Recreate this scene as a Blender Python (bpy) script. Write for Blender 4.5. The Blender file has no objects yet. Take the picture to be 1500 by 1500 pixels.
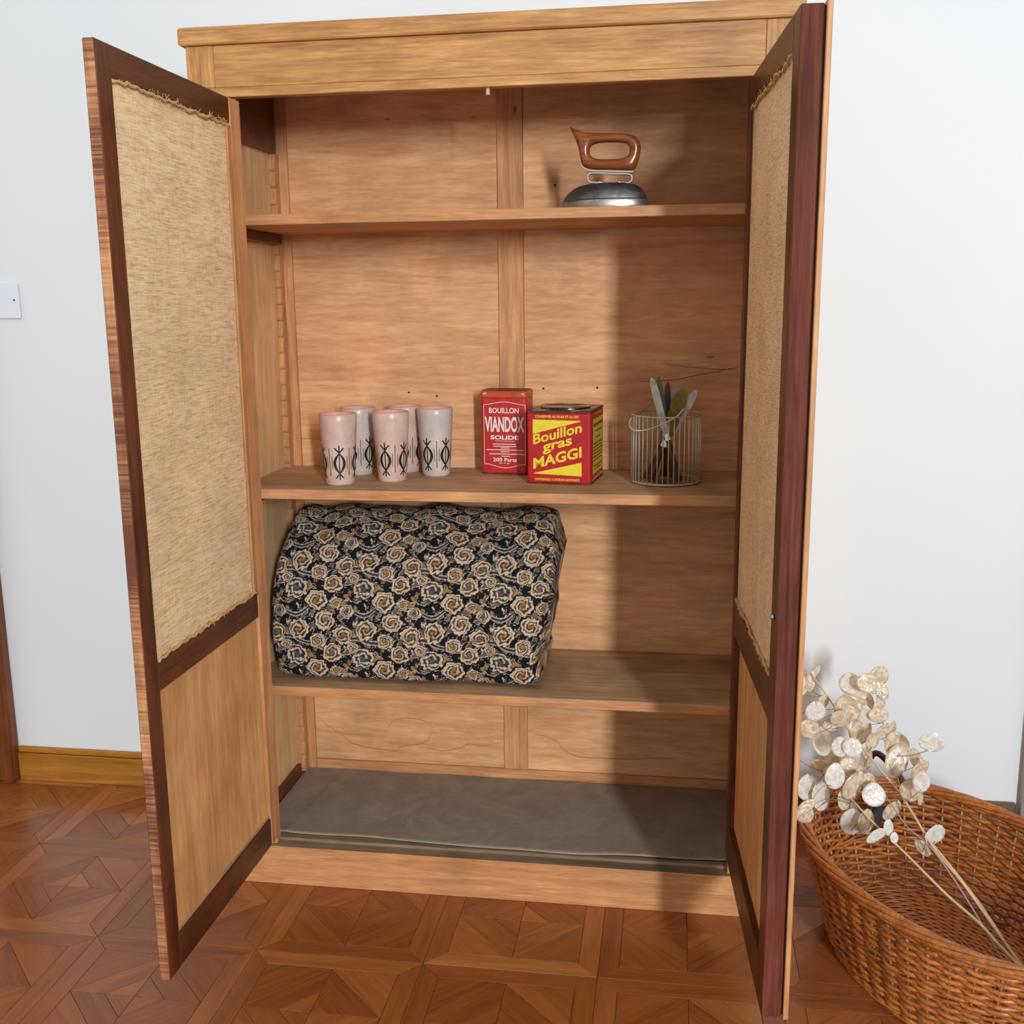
import bpy, bmesh, math, random
import numpy as np
from mathutils import Vector, Matrix
random.seed(7); rng = np.random.default_rng(11)
SC = bpy.context.scene
COL = SC.collection
PI = math.pi

# ------------------------------------------------------------------ camera
F_PX = 1557.82
CAM = Vector((0.9394, -2.0672, 1.2704)); YAW, PITCH, ROLL = 0.1500, 0.1955, 0.0107
def cam_axes():
    cy, sy, cp, sp = math.cos(YAW), math.sin(YAW), math.cos(PITCH), math.sin(PITCH)
    fwd = Vector((-sy*cp, cy*cp, -sp)); right = Vector((cy, sy, 0)); down = fwd.cross(right)
    cr, sr = math.cos(ROLL), math.sin(ROLL)
    return cr*right + sr*down, -sr*right + cr*down, fwd
RT, DN, FW = cam_axes()
cd = bpy.data.cameras.new('camera'); cam = bpy.data.objects.new('camera', cd); COL.objects.link(cam)
cd.sensor_fit = 'HORIZONTAL'; cd.sensor_width = 36; cd.lens = 36*F_PX/1500; cd.clip_start = .02
M = Matrix.Identity(4)
for i in range(3):
    M[i][0] = RT[i]; M[i][1] = -DN[i]; M[i][2] = -FW[i]; M[i][3] = CAM[i]
cam.matrix_world = M
SC.camera = cam
def ray(u, v): return RT*((u-750)/F_PX) + DN*((v-750)/F_PX) + FW
def at(u, v, Y):                       # the point seen at a pixel, at depth Y
    r = ray(u, v); return CAM + r*((Y-CAM.y)/r.y)
def atz(u, v, Z):
    r = ray(u, v); return CAM + r*((Z-CAM.z)/r.z)

# ------------------------------------------------------------------ light
w = bpy.data.worlds.new('world'); SC.world = w; w.use_nodes = True
bg = w.node_tree.nodes['Background']; bg.inputs[0].default_value = (1.0, .97, .93, 1); bg.inputs[1].default_value = .66
ld = bpy.data.lights.new('window_light', 'AREA'); ld.shape = 'RECTANGLE'; ld.size = .24; ld.size_y = 1.4
ld.energy = 330; ld.color = (.86, .93, 1.0)
lo = bpy.data.objects.new('window_light', ld); COL.objects.link(lo)
lo.location = (2.99, -6.2, 2.25)
lo.rotation_euler = (Vector((.75, .2, 1.0)) - Vector(lo.location)).to_track_quat('-Z', 'Y').to_euler()
SC.view_settings.view_transform = 'Standard'; SC.view_settings.look = 'None'
SC.view_settings.gamma = 1; SC.view_settings.use_curve_mapping = False
SC.view_settings.exposure = 0.0

# ------------------------------------------------------------------ materials
def lin(r, g, b):
    f = lambda c: c/12.92 if c <= .04045 else ((c+.055)/1.055)**2.4
    return (f(r/255), f(g/255), f(b/255), 1)
def new_mat(name):
    m = bpy.data.materials.new(name); m.use_nodes = True
    nt = m.node_tree; return m, nt, nt.nodes['Principled BSDF']
def N(nt, t, **kw):
    n = nt.nodes.new(t)
    for k, v in kw.items(): setattr(n, k, v)
    return n
def ramp(nt, fac, stops):
    r = N(nt, 'ShaderNodeValToRGB'); e = r.color_ramp.elements
    e[0].position, e[0].color = stops[0]; e[1].position, e[1].color = stops[-1]
    for p, c in stops[1:-1]:
        k = e.new(p); k.color = c
    nt.links.new(fac, r.inputs[0]); return r.outputs[0]
def mixc(nt, fac, a, b, mode='MIX'):
    n = N(nt, 'ShaderNodeMix', data_type='RGBA', blend_type=mode)
    for s, v in ((n.inputs[0], fac), (n.inputs[6], a), (n.inputs[7], b)):
        if hasattr(v, 'is_output'): nt.links.new(v, s)
        else: s.default_value = v
    return n.outputs[2]
def math_n(nt, op, a, b=0.0):
    n = N(nt, 'ShaderNodeMath', operation=op)
    for s, v in ((n.inputs[0], a), (n.inputs[1], b)):
        if hasattr(v, 'is_output'): nt.links.new(v, s)
        else: s.default_value = v
    return n.outputs[0]
def coords(nt, scale=(1,1,1), rnd=23.0):
    tc = N(nt, 'ShaderNodeTexCoord'); oi = N(nt, 'ShaderNodeObjectInfo')
    m = math_n(nt, 'MULTIPLY', oi.outputs['Random'], rnd)
    ad = N(nt, 'ShaderNodeVectorMath', operation='ADD')
    nt.links.new(tc.outputs['Object'], ad.inputs[0]); nt.links.new(m, ad.inputs[1])
    mp = N(nt, 'ShaderNodeMapping'); mp.inputs['Scale'].default_value = scale
    nt.links.new(ad.outputs[0], mp.inputs[0])
    return mp.outputs[0], oi.outputs['Random'], ad.outputs[0]
def noise(nt, vec, scale, detail=5, rough=.55, dist=0.0):
    n = N(nt, 'ShaderNodeTexNoise'); n.inputs['Scale'].default_value = scale; n.inputs['Detail'].default_value = detail
    n.inputs['Roughness'].default_value = rough; n.inputs['Distortion'].default_value = dist
    nt.links.new(vec, n.inputs['Vector']); return n.outputs['Fac']
def bump(nt, bsdf, h, strength=.2, dist=.002):
    b = N(nt, 'ShaderNodeBump'); b.inputs['Strength'].default_value = strength; b.inputs['Distance'].default_value = dist
    nt.links.new(h, b.inputs['Height']); nt.links.new(b.outputs[0], bsdf.inputs['Normal'])
def wood(name, dark, light, axis, rough=.5, grain=26, along=.07, var=.12, blot=.35, knots=False, saw=False, spec=.4):
    m, nt, b = new_mat(name)
    sc = [1, 1, 1]; sc['xyz'.index(axis)] = along
    vec, rnd, raw = coords(nt, sc)
    n1 = noise(nt, vec, grain*1.5, 9, .7, 1.3)
    n2 = noise(nt, vec, grain*9, 4, .65, .2)
    n3 = noise(nt, raw, 5, 4, .55, .8)
    a = math_n(nt, 'ADD', math_n(nt, 'MULTIPLY', n1, .58), math_n(nt, 'MULTIPLY', n2, .42))
    col = ramp(nt, a, [(.36, lin(*dark)), (.5, tuple(.5*(p+q) for p, q in zip(lin(*dark), lin(*light)))), (.62, lin(*light))])
    bl = ramp(nt, n3, [(.3, (1-blot,)*3+(1,)), (.65, (1.08, 1.06, 1.03, 1))])
    col = mixc(nt, 1.0, col, bl, 'MULTIPLY')
    if var:
        rv = ramp(nt, rnd, [(0, (1-var,)*3+(1,)), (1, (1+var, 1+var*.9, 1+var*.8, 1))])
        col = mixc(nt, 1.0, col, rv, 'MULTIPLY')
    if knots:                                             # dark pores and nail specks
        v = N(nt, 'ShaderNodeTexVoronoi'); v.inputs['Scale'].default_value = 9
        mp = N(nt, 'ShaderNodeMapping'); s2 = [1.5, 1.5, 1.5]; s2['xyz'.index(axis)] = .6; mp.inputs['Scale'].default_value = s2
        nt.links.new(raw, mp.inputs[0]); nt.links.new(mp.outputs[0], v.inputs['Vector'])
        f = ramp(nt, v.outputs['Distance'], [(.02, (.75, .75, .75, 1)), (.06, (0, 0, 0, 1))])
        col = mixc(nt, f, col, lin(50, 28, 15))
    if saw:                                               # rough sawn edge: dark stain in bands across the edge
        s3 = [1, 1, 1]; s3['xyz'.index(axis)] = 110
        mp = N(nt, 'ShaderNodeMapping'); mp.inputs['Scale'].default_value = s3; nt.links.new(raw, mp.inputs[0])
        n4 = noise(nt, mp.outputs[0], 3, 3, .6); n5 = noise(nt, raw, 4.2, 3, .5)
        f = ramp(nt, math_n(nt, 'ADD', math_n(nt, 'MULTIPLY', n4, .45), math_n(nt, 'MULTIPLY', n5, .75)), [(.46, (0, 0, 0, 1)), (.66, (.95, .95, .95, 1))])
        col = mixc(nt, f, col, lin(105, 55, 38))
    nt.links.new(col, b.inputs['Base Color'])
    b.inputs['Roughness'].default_value = rough; b.inputs['Specular IOR Level'].default_value = spec
    bump(nt, b, a, .25, .0015)
    return m
def plain(name, rgb, rough=.5, metal=0.0, spec=.5, nz=None):
    m, nt, b = new_mat(name)
    b.inputs['Base Color'].default_value = lin(*rgb); b.inputs['Roughness'].default_value = rough
    b.inputs['Metallic'].default_value = metal; b.inputs['Specular IOR Level'].default_value = spec
    if nz:                                                # (scale, second colour, low, high)
        vec, rnd, raw = coords(nt)
        n = noise(nt, vec, nz[0], 6, .6, .5)
        nt.links.new(ramp(nt, n, [(nz[2], lin(*rgb)), (nz[3], lin(*nz[1]))]), b.inputs['Base Color'])
        bump(nt, b, n, .12, .001)
    return m
MT = {}
for ax in 'xyz':
    MT['oak_'+ax] = wood('golden_oak_'+ax, (158, 104, 54), (216, 162, 100), ax, .5, 24, .06, .05, .22, True)
    MT['edge_'+ax] = wood('pale_oak_edge_'+ax, (178, 118, 72), (222, 164, 112), ax, .5, 30, .06, .06, .2)
    MT['ply_'+ax] = wood('plywood_'+ax, (204, 142, 92), (238, 186, 136), ax, .55, 14, .12, .03, .22, True)
    MT['side_'+ax] = wood('pale_plywood_'+ax, (206, 160, 110), (238, 200, 150), ax, .55, 12, .08, .05, .2)
    MT['batten_'+ax] = wood('batten_'+ax, (182, 122, 76), (226, 168, 116), ax, .55, 22, .06, .06, .25, True)
    MT['dark_'+ax] = wood('dark_stained_'+ax, (72, 34, 20), (118, 62, 36), ax, .38, 20, .07, .08, .35)
    MT['grey_'+ax] = wood('weathered_board_'+ax, (160, 126, 92), (216, 176, 134), ax, .6, 24, .05, .05, .35, True)
    MT['red_'+ax] = wood('red_brown_'+ax, (82, 38, 29), (126, 68, 53), ax, .65, 22, .05, .08, .35, spec=.12)
    MT['panel_'+ax] = wood('door_panel_'+ax, (204, 136, 78), (242, 188, 128), ax, .5, 11, .09, .04, .25)
MT['sawn_z'] = wood('sawn_edge_z', (188, 122, 76), (226, 164, 112), 'z', .6, 24, .06, .05, .2, False, True)
MT['ledge_x'] = wood('grimy_ledge', (112, 95, 76), (164, 141, 115), 'x', .65, 26, .04, .05, .4)
MT['base_ochre'] = wood('ochre_skirting', (148, 92, 30), (184, 126, 50), 'x', .32, 18, .05, .03, .2)
MT['base_dark'] = wood('dark_skirting', (80, 60, 48), (116, 92, 78), 'x', .4, 18, .05, .03, .2)  # right-hand run of the same skirting, its shade put into the wood colour
MT['jamb'] = wood('brown_jamb', (92, 46, 20), (132, 74, 36), 'z', .35, 16, .05, .03, .3)
def wall_mat():
    m, nt, b = new_mat('white_wall_paint')
    vec, rnd, raw = coords(nt, (1, 1, 1), 0)
    n = noise(nt, raw, 90, 4, .6); n2 = noise(nt, raw, 1.2, 2, .5)
    nt.links.new(ramp(nt, n2, [(.3, lin(224, 227, 229)), (.7, lin(230, 232, 232))]), b.inputs['Base Color'])
    b.inputs['Roughness'].default_value = .75; b.inputs['Specular IOR Level'].default_value = .25
    bump(nt, b, n, .06, .001); return m
MT['wall'] = wall_mat()
def parquet_mat():
    m, nt, b = new_mat('parquet_piece')
    vec, rnd, raw = coords(nt, (.08, 1, 1), 31.0)
    n1 = noise(nt, vec, 34, 6, .6, .7); n2 = noise(nt, vec, 150, 3, .6)
    a = math_n(nt, 'ADD', math_n(nt, 'MULTIPLY', n1, .65), math_n(nt, 'MULTIPLY', n2, .35))
    g = ramp(nt, a, [(.32, (.62, .58, .55, 1)), (.55, (1, 1, 1, 1)), (.7, (1.15, 1.12, 1.08, 1))])
    tone = ramp(nt, rnd, [(0, lin(142, 78, 35)), (.4, lin(152, 86, 40)), (.75, lin(162, 94, 45)), (.93, lin(174, 105, 53)), (1, lin(188, 120, 64))])
    nt.links.new(mixc(nt, 1.0, tone, g, 'MULTIPLY'), b.inputs['Base Color'])
    n3 = noise(nt, raw, 7, 4, .6)
    nt.links.new(ramp(nt, n3, [(.3, (.2, .2, .2, 1)), (.7, (.34, .34, .34, 1))]), b.inputs['Roughness'])
    b.inputs['Specular IOR Level'].default_value = .55
    bump(nt, b, a, .1, .0008); return m
MT['parquet'] = parquet_mat()
MT['grout'] = plain('floor_joint', (46, 28, 16), .8)
def burlap_mat():
    m, nt, b = new_mat('burlap')
    vec, rnd, raw = coords(nt, (1, 1, 1))
    nd = noise(nt, raw, 9, 3, .5)
    mp = N(nt, 'ShaderNodeMapping'); mp.inputs['Scale'].default_value = (34, 34, 430); nt.links.new(raw, mp.inputs[0])
    mp2 = N(nt, 'ShaderNodeMapping'); mp2.inputs['Scale'].default_value = (430, 430, 40); nt.links.new(raw, mp2.inputs[0])
    h = noise(nt, mp.outputs[0], 1, 3, .7, .4); v = noise(nt, mp2.outputs[0], 1, 3, .7, .2)
    a = math_n(nt, 'ADD', math_n(nt, 'MULTIPLY', h, .68), math_n(nt, 'MULTIPLY', v, .32))
    col = ramp(nt, a, [(.34, lin(206, 160, 112)), (.5, lin(246, 210, 166)), (.66, lin(255, 238, 206))])
    col = mixc(nt, 1.0, col, ramp(nt, nd, [(.3, (.88, .86, .82, 1)), (.7, (1.05, 1.04, 1.02, 1))]), 'MULTIPLY')
    nt.links.new(col, b.inputs['Base Color']); b.inputs['Roughness'].default_value = .95; b.inputs['Specular IOR Level'].default_value = .1
    bump(nt, b, a, .6, .002); return m
MT['burlap'] = burlap_mat()
MT['fibre'] = plain('jute_fibre', (205, 165, 108), .9)
def liner_mat():
    m, nt, b = new_mat('liner')
    vec, rnd, raw = coords(nt)
    n = noise(nt, raw, 5.5, 6, .6, .3); n2 = noise(nt, raw, 60, 4, .6)
    col = ramp(nt, n, [(.3, lin(136, 126, 114)), (.46, lin(160, 150, 137)), (.54, lin(146, 136, 123)), (.72, lin(170, 160, 147))])
    nt.links.new(mixc(nt, .25, col, ramp(nt, n2, [(.3, lin(86, 76, 66)), (.7, lin(140, 126, 110))])), b.inputs['Base Color'])
    b.inputs['Roughness'].default_value = .7; bump(nt, b, n2, .3, .001); return m
MT['liner'] = liner_mat()
MT['liner_edge'] = plain('liner_edge', (176, 156, 124), .8)
MT['black'] = plain('black_paint', (24, 22, 22), .4)
MT['brown_line'] = plain('brown_glaze_line', (112, 88, 62), .45)
def ceramic(name, c1, c2):
    m, nt, b = new_mat(name)
    vec, rnd, raw = coords(nt); n = noise(nt, raw, 22, 4, .6, .4); s = noise(nt, raw, 420, 2, .5)
    col = ramp(nt, n, [(.35, lin(*c1)), (.65, lin(*c2))])
    col = mixc(nt, ramp(nt, s, [(.54, (0, 0, 0, 1)), (.7, (.3, .3, .3, 1))]), col, lin(122, 102, 94))
    nt.links.new(col, b.inputs['Base Color']); b.inputs['Roughness'].default_value = .32; bump(nt, b, s, .08, .0006); return m
MT['cer_pink'] = ceramic('pink_speckled_glaze', (206, 170, 156), (216, 190, 176))
MT['cer_grey'] = ceramic('grey_speckled_glaze', (190, 182, 174), (214, 192, 180))
MT['cer_in'] = plain('pink_inner_glaze', (222, 166, 150), .25)
MT['tin_red'] = plain('red_tin', (186, 26, 34), .33, 0, .5, (30, (170, 22, 28), .4, .75))
MT['tin_red2'] = plain('worn_red_tin', (186, 34, 36), .36, 0, .5, (26, (206, 58, 50), .45, .8))
MT['tin_orange'] = plain('orange_tin_lid', (196, 80, 32), .4, 0, .5, (40, (150, 58, 34), .5, .75))
MT['tin_top'] = plain('tarnished_lid', (60, 50, 42), .35, .8, .5, (24, (196, 186, 172), .5, .62))
MT['tin_rust'] = plain('rusty_rim', (84, 44, 30), .5, .3, .5, (50, (130, 84, 60), .45, .7))
MT['white_ink'] = plain('white_print', (238, 226, 210), .4)
MT['yellow_ink'] = plain('yellow_print', (238, 212, 50), .4, 0, .5, (60, (214, 186, 40), .55, .8))
MT['yellow_old'] = plain('yellow_label', (206, 184, 54), .45, 0, .5, (40, (188, 160, 50), .45, .7))
MT['ink_red'] = plain('dark_red_print', (110, 34, 24), .5)
MT['chrome'] = plain('bright_metal', (206, 204, 200), .2, 1)
MT['wire'] = plain('galvanised_wire', (206, 194, 174), .45, .35)
MT['blade'] = plain('worn_blade', (206, 200, 192), .38, .55, .5, (30, (160, 154, 148), .4, .7))
MT['blade_dark'] = plain('dark_blade', (100, 98, 100), .35, .6)
MT['brass'] = plain('tarnished_brass', (128, 108, 48), .38, .8, .5, (40, (84, 70, 34), .4, .7))
MT['knife_wood'] = wood('knife_handle', (46, 30, 22), (96, 68, 50), 'z', .5, 40, .1, .2, .2)
MT['iron_dome'] = plain('cast_metal', (120, 120, 120), .42, .85, .5, (30, (78, 78, 78), .45, .7))
MT['iron_sole'] = plain('polished_sole', (178, 174, 164), .32, .9, .5, (24, (120, 116, 110), .5, .7))
MT['iron_wood'] = wood('varnished_handle', (92, 42, 16), (158, 86, 40), 'x', .22, 24, .08, 0, .3)
MT['switch'] = plain('switch_plastic', (226, 230, 238), .35)
MT['dark_hole'] = plain('dark_hole', (30, 26, 28), .6)
MT['wicker'] = wood('wicker_rod', (146, 78, 32), (216, 136, 70), 'z', .34, 18, 1, 0, .35, spec=.5)
MT['wicker_stake'] = plain('wicker_stake', (196, 138, 82), .4, 0, .5, (30, (160, 100, 52), .4, .7))
MT['leather'] = plain('dark_leather', (72, 34, 20), .45, 0, .5, (40, (50, 24, 14), .4, .7))
MT['stem'] = plain('dry_stem', (216, 190, 150), .7, 0, .3, (20, (190, 158, 116), .4, .7))
MT['stem_mauve'] = plain('mauve_stem', (176, 136, 140), .7)
MT['twig'] = plain('thin_twig', (140, 104, 84), .8)
def pod_mat(name, c1, c2, tr):
    m, nt, b = new_mat(name)
    vec, rnd, raw = coords(nt); n = noise(nt, raw, 2.4, 1, .4, .8)
    nt.links.new(ramp(nt, n, [(.35, lin(*c1)), (.65, lin(*c2))]), b.inputs['Base Color'])
    b.inputs['Roughness'].default_value = .24; b.inputs['Specular IOR Level'].default_value = .75
    b.inputs['Sheen Weight'].default_value = .2
    t = N(nt, 'ShaderNodeBsdfTranslucent'); nt.links.new(ramp(nt, n, [(.35, lin(*c1)), (.65, lin(*c2))]), t.inputs[0])
    mx = N(nt, 'ShaderNodeMixShader'); mx.inputs[0].default_value = tr
    nt.links.new(b.outputs[0], mx.inputs[1]); nt.links.new(t.outputs[0], mx.inputs[2])
    nt.links.new(mx.outputs[0], nt.nodes['Material Output'].inputs['Surface'])
    bump(nt, b, n, .5, .003); return m
MT['pod_white'] = pod_mat('silver_seed_pod', (236, 230, 218), (255, 252, 246), .35)
MT['pod_tan'] = pod_mat('tan_seed_pod', (222, 202, 172), (250, 238, 216), .42)

# ------------------------------------------------------------------ helpers
def tag(o, label=None, cat=None, group=None, kind=None):
    if label: o['label'] = label
    if cat: o['category'] = cat
    if group: o['group'] = group
    if kind: o['kind'] = kind
    return o
def empty(name, loc=(0, 0, 0), rz=0.0, parent=None):
    o = bpy.data.objects.new(name, None); COL.objects.link(o); o.location = loc; o.rotation_euler = (0, 0, rz)
    o.empty_display_size = .05
    if parent: o.parent = parent
    return o
def mesh_obj(name, verts, faces, mat, parent=None, loc=(0, 0, 0), smooth=False, mats=None, mi=None):
    me = bpy.data.meshes.new(name); me.from_pydata([tuple(v) for v in verts], [], faces); me.update()
    for m in (mats or [mat]): me.materials.append(m)
    if mi is not None: me.polygons.foreach_set('material_index', mi)
    if smooth: me.polygons.foreach_set('use_smooth', [True]*len(me.polygons))
    o = bpy.data.objects.new(name, me); COL.objects.link(o); o.location = loc
    if parent: o.parent = parent
    return o
def bm_obj(name, bm, mat, parent=None, loc=(0, 0, 0), smooth=False, mats=None):
    me = bpy.data.meshes.new(name); bm.to_mesh(me); bm.free()
    for m in (mats or [mat]): me.materials.append(m)
    if smooth: me.polygons.foreach_set('use_smooth', [True]*len(me.polygons))
    o = bpy.data.objects.new(name, me); COL.objects.link(o); o.location = loc
    if parent: o.parent = parent
    return o
def box(name, x0, x1, y0, y1, z0, z1, mat, parent=None, bev=.0012, mats=None, pick=None):
    bm = bmesh.new()
    c = ((x0+x1)/2, (y0+y1)/2, (z0+z1)/2); s = (x1-x0, y1-y0, z1-z0)
    bmesh.ops.create_cube(bm, size=1.0, matrix=Matrix.Diagonal((*s, 1)))
    if pick:
        for f in bm.faces: f.material_index = pick(f.normal)
    if bev: bmesh.ops.bevel(bm, geom=list(bm.edges), offset=min(bev, min(s)*.3), segments=1, affect='EDGES', profile=.5)
    return bm_obj(name, bm, MT[mat] if isinstance(mat, str) else mat, parent, c, False, [MT[k] for k in mats] if mats else None)
def tube_geo(pts, r, sides=6, closed=False, verts=None, faces=None):
    V = [] if verts is None else verts; F = [] if faces is None else faces
    pts = [Vector(p) for p in pts]; n = len(pts); base = len(V)
    rs = r if hasattr(r, '__len__') else [r]*n
    up = Vector((0, 0, 1)); prev = None
    for i, p in enumerate(pts):
        t = (pts[(i+1) % n]-pts[i-1]) if closed else (pts[min(i+1, n-1)]-pts[max(i-1, 0)])
        t.normalize()
        a = prev - t*prev.dot(t) if prev is not None else (up.cross(t) if abs(t.z) < .95 else Vector((1, 0, 0)).cross(t))
        a.normalize(); prev = a; b = t.cross(a)
        for k in range(sides):
            th = 2*PI*k/sides; V.append(tuple(p + (a*math.cos(th) + b*math.sin(th))*rs[i]))
    for i in range(n if closed else n-1):
        j = (i+1) % n
        for k in range(sides):
            q = (k+1) % sides; F.append((base+i*sides+k, base+i*sides+q, base+j*sides+q, base+j*sides+k))
    if not closed:
        F.append(tuple(base+k for k in reversed(range(sides)))); F.append(tuple(base+(n-1)*sides+k for k in range(sides)))
    return V, F
def tube(name, pts, r, mat, parent=None, sides=6, closed=False):
    V, F = tube_geo(pts, r, sides, closed); return mesh_obj(name, V, F, MT[mat], parent, smooth=True)
def lathe(name, prof, mat, parent=None, loc=(0, 0, 0), n=40, mats=None, mi_prof=None):
    V, F, MI = [], [], []
    for (r, z) in prof:
        for k in range(n): V.append((r*math.cos(2*PI*k/n), r*math.sin(2*PI*k/n), z))
    for i in range(len(prof)-1):
        for k in range(n):
            q = (k+1) % n; F.append((i*n+k, i*n+q, (i+1)*n+q, (i+1)*n+k)); MI.append(mi_prof[i] if mi_prof else 0)
    F.append(tuple(reversed(range(n)))); MI.append(0)
    F.append(tuple((len(prof)-1)*n+k for k in range(n))); MI.append(MI[-2] if mi_prof else 0)
    return mesh_obj(name, V, F, MT[mat] if mat else None, parent, loc, True, [MT[k] for k in mats] if mats else None, MI)
def catmull(P, per=8, closed=False):
    P = [Vector(p) for p in P]; n = len(P); out = []
    for i in range(n if closed else n-1):
        g = lambda k: P[k % n] if closed else P[max(0, min(n-1, k))]
        a, b, c, d = g(i-1), g(i), g(i+1), g(i+2)
        for s in range(per):
            t = s/per
            out.append(.5*((2*b)+(c-a)*t+(2*a-5*b+4*c-d)*t*t+(3*b-a-3*c+d)*t**3))
    if not closed: out.append(P[-1])
    return out
def extrude_poly(name, poly, mat, parent, y0, y1):            # polygon in local xz, depth along y
    n = len(poly); V = [(x, y0, z) for x, z in poly] + [(x, y1, z) for x, z in poly]
    F = [tuple(range(n)), tuple(reversed(range(n, 2*n)))] + [(i, i+n, (i+1) % n+n, (i+1) % n) for i in range(n)]
    return mesh_obj(name, V, F, MT[mat], parent)

# ------------------------------------------------------------------ room
XL, XR, YF, YW, ZT = -1.9, 2.9, -3.4, .4312, 2.7
def struct(o): o['kind'] = 'structure'; return o
struct(box('wall_back', XL, XR, YW, YW+.12, -.05, ZT, 'wall', None, 0))
floor = struct(box('floor', XL, XR, YF, YW+.001, -.05, -.004, 'grout', None, 0))
struct(box('baseboard_left', -.806, -.002, YW-.014, YW, 0, .078, 'base_ochre', None, .002))
struct(box('trim_3', -.806, -.002, YW-.011, YW, .0785, .0954, 'base_ochre', None, .004))
struct(box('baseboard_right', 1.152, 1.765, YW-.014, YW, 0, .09, 'base_dark', None, .003))
struct(box('trim_1', -.93, -.806, YW-.035, YW, 0, 2.1, 'jamb', None, .006))
struct(box('trim_4', -.822, -.8065, YW-.043, YW-.0355, 0, 2.1, 'jamb', None, .003))
MT['casing'] = plain('grey_casing_paint', (176, 168, 156), .5, 0, .4, (8, (150, 140, 128), .45, .7))
struct(box('trim_2', 1.772, 1.86, YW-.03, YW, 0, 2.1, 'casing', None, .006))

# parquet: square panels of mitred border strips, diagonal slats and triangles
TX, TY, TS = .1353, -.2428, .3419
g = .0004
def prism(poly, h=.0042, turn=0.0):
    n = len(poly); c = Vector((sum(p[0] for p in poly)/n, sum(p[1] for p in poly)/n, 0))
    pts = [Matrix.Rotation(turn, 3, 'Z') @ (Vector((p[0], p[1], 0))-c) for p in poly]
    ins = []
    for i in range(n):                                    # inset each edge by the joint
        a, b, d = pts[i-1], pts[i], pts[(i+1) % n]
        e1 = (b-a).normalized(); e2 = (d-b).normalized()
        n1 = Vector((-e1.y, e1.x, 0)); n2 = Vector((-e2.y, e2.x, 0))
        k = 1+n1.dot(n2); ins.append((b+(n1+n2)*(g/max(k, .15)), b+(n1+n2)*((g+.0005)/max(k, .15))))
    V = [(p.x, p.y, -h) for p, q in ins]+[(p.x, p.y, -.0005) for p, q in ins]+[(q.x, q.y, 0) for p, q in ins]
    F = [tuple(range(2*n, 3*n))]
    for L in (0, n):
        F += [(L+i, L+(i+1) % n, L+n+(i+1) % n, L+n+i) for i in range(n)]
    me = bpy.data.meshes.new('parquet_piece'); me.from_pydata(V, [], F); me.materials.append(MT['parquet']); me.update()
    return me, c
h = TS/2; bw = .040; q = h-bw; sw = .050*math.sqrt(2)
kinds = [prism([(-h, -h), (h, -h), (q, -q), (-q, -q)]),           # border strip (south)
         prism([(-q, -q), (0, -q), (-q, 0)], turn=PI/4),          # corner triangle
         prism([(0, -q), (0, -q+sw), (-q+sw, 0), (-q, 0)], turn=PI/4),  # diagonal slat
         prism([(0, -q+sw), (0, 0), (-q+sw, 0)], turn=PI/4)]                  # centre triangle
placed = []
for i in range(-4, 6):
    for j in range(-2, 3):
        cx, cy = TX+(i+.5)*TS, TY+(j+.5)*TS
        if cy-h > YW-.02: continue
        if cx-h > .06 and cx+h < 1.1 and cy-h > .02: continue      # wholly under the cupboard
        for k, (me, c) in enumerate(kinds):
            for r in range(4):
                a = r*PI/2; p = Vector((cx+c.x*math.cos(a)-c.y*math.sin(a), cy+c.x*math.sin(a)+c.y*math.cos(a), 0))
                d = p-CAM; u, v, z = d.dot(RT), d.dot(DN), d.dot(FW)
                if p.y > YW-.004: continue
                vis = z > .2 and abs(u/z*F_PX) < 790 and v/z*F_PX < 800 and not (.03 < p.x < 1.12 and p.y > .05)
                placed.append((0 if vis else 1, z, me, p, a-(PI/4 if k else 0), k))
placed.sort(key=lambda t: (t[0], t[1]))
rest_v, rest_f = [], []
for idx, (nv, z, me, p, a, k) in enumerate(placed):
    if nv == 0 and idx < 298:
        o = bpy.data.objects.new('parquet_piece', me); COL.objects.link(o); o.parent = floor
        # long axis of the piece is local x for grain: strips already lie along x, slats and triangles are turned
        o.location = p - Vector(floor.location); o.rotation_euler = (0, 0, a)
    else:
        b0 = len(rest_v); ca, sa = math.cos(a), math.sin(a)
        for vv in me.vertices: rest_v.append((p.x+vv.co.x*ca-vv.co.y*sa, p.y+vv.co.x*sa+vv.co.y*ca, vv.co.z))
        for f in me.polygons: rest_f.append(tuple(b0+t for t in f.vertices))
o = mesh_obj('parquet_field', rest_v, rest_f, MT['parquet'], floor); o.location = -Vector(floor.location); o['kind'] = 'stuff'

# ------------------------------------------------------------------ cupboard
W, D = 1.15, .397
cup = empty('cupboard', (W/2, D/2, 0))
tag(cup, 'tall golden oak cupboard standing open with two burlap and wood panelled doors', 'cupboard')
OFF = Vector((W/2, D/2, 0))
def part(name, x0, x1, y0, y1, z0, z1, mat, bev=.0012, **k):
    o = box(name, x0, x1, y0, y1, z0, z1, mat, cup, bev, **k); o.location -= OFF; return o
part('cornice', -.0106, W+.0106, -.0106, D+.012, 1.7582, 1.7904, 'oak_x', .003)
part('frieze_board', .0558, W-.0558, 0, .02, 1.6812, 1.7578, 'oak_x')
for x0 in (0, W-.0554): part('frieze_block', x0, x0+.0554, 0, .022, 1.6812, 1.7578, 'oak_z')
part('frieze_lip', 0, W, -.0008, .022, 1.663, 1.6808, 'oak_x')
for x0, x1 in ((0, .090), (W-.078, W)): part('front_post', x0, x1, .0105, .03, .0912, 1.6625, 'oak_z')
for x0 in (0, W-.02): part('side_panel', x0, x0+.02, .0305, D-.008, 0, 1.7576, 'side_z')
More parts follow.
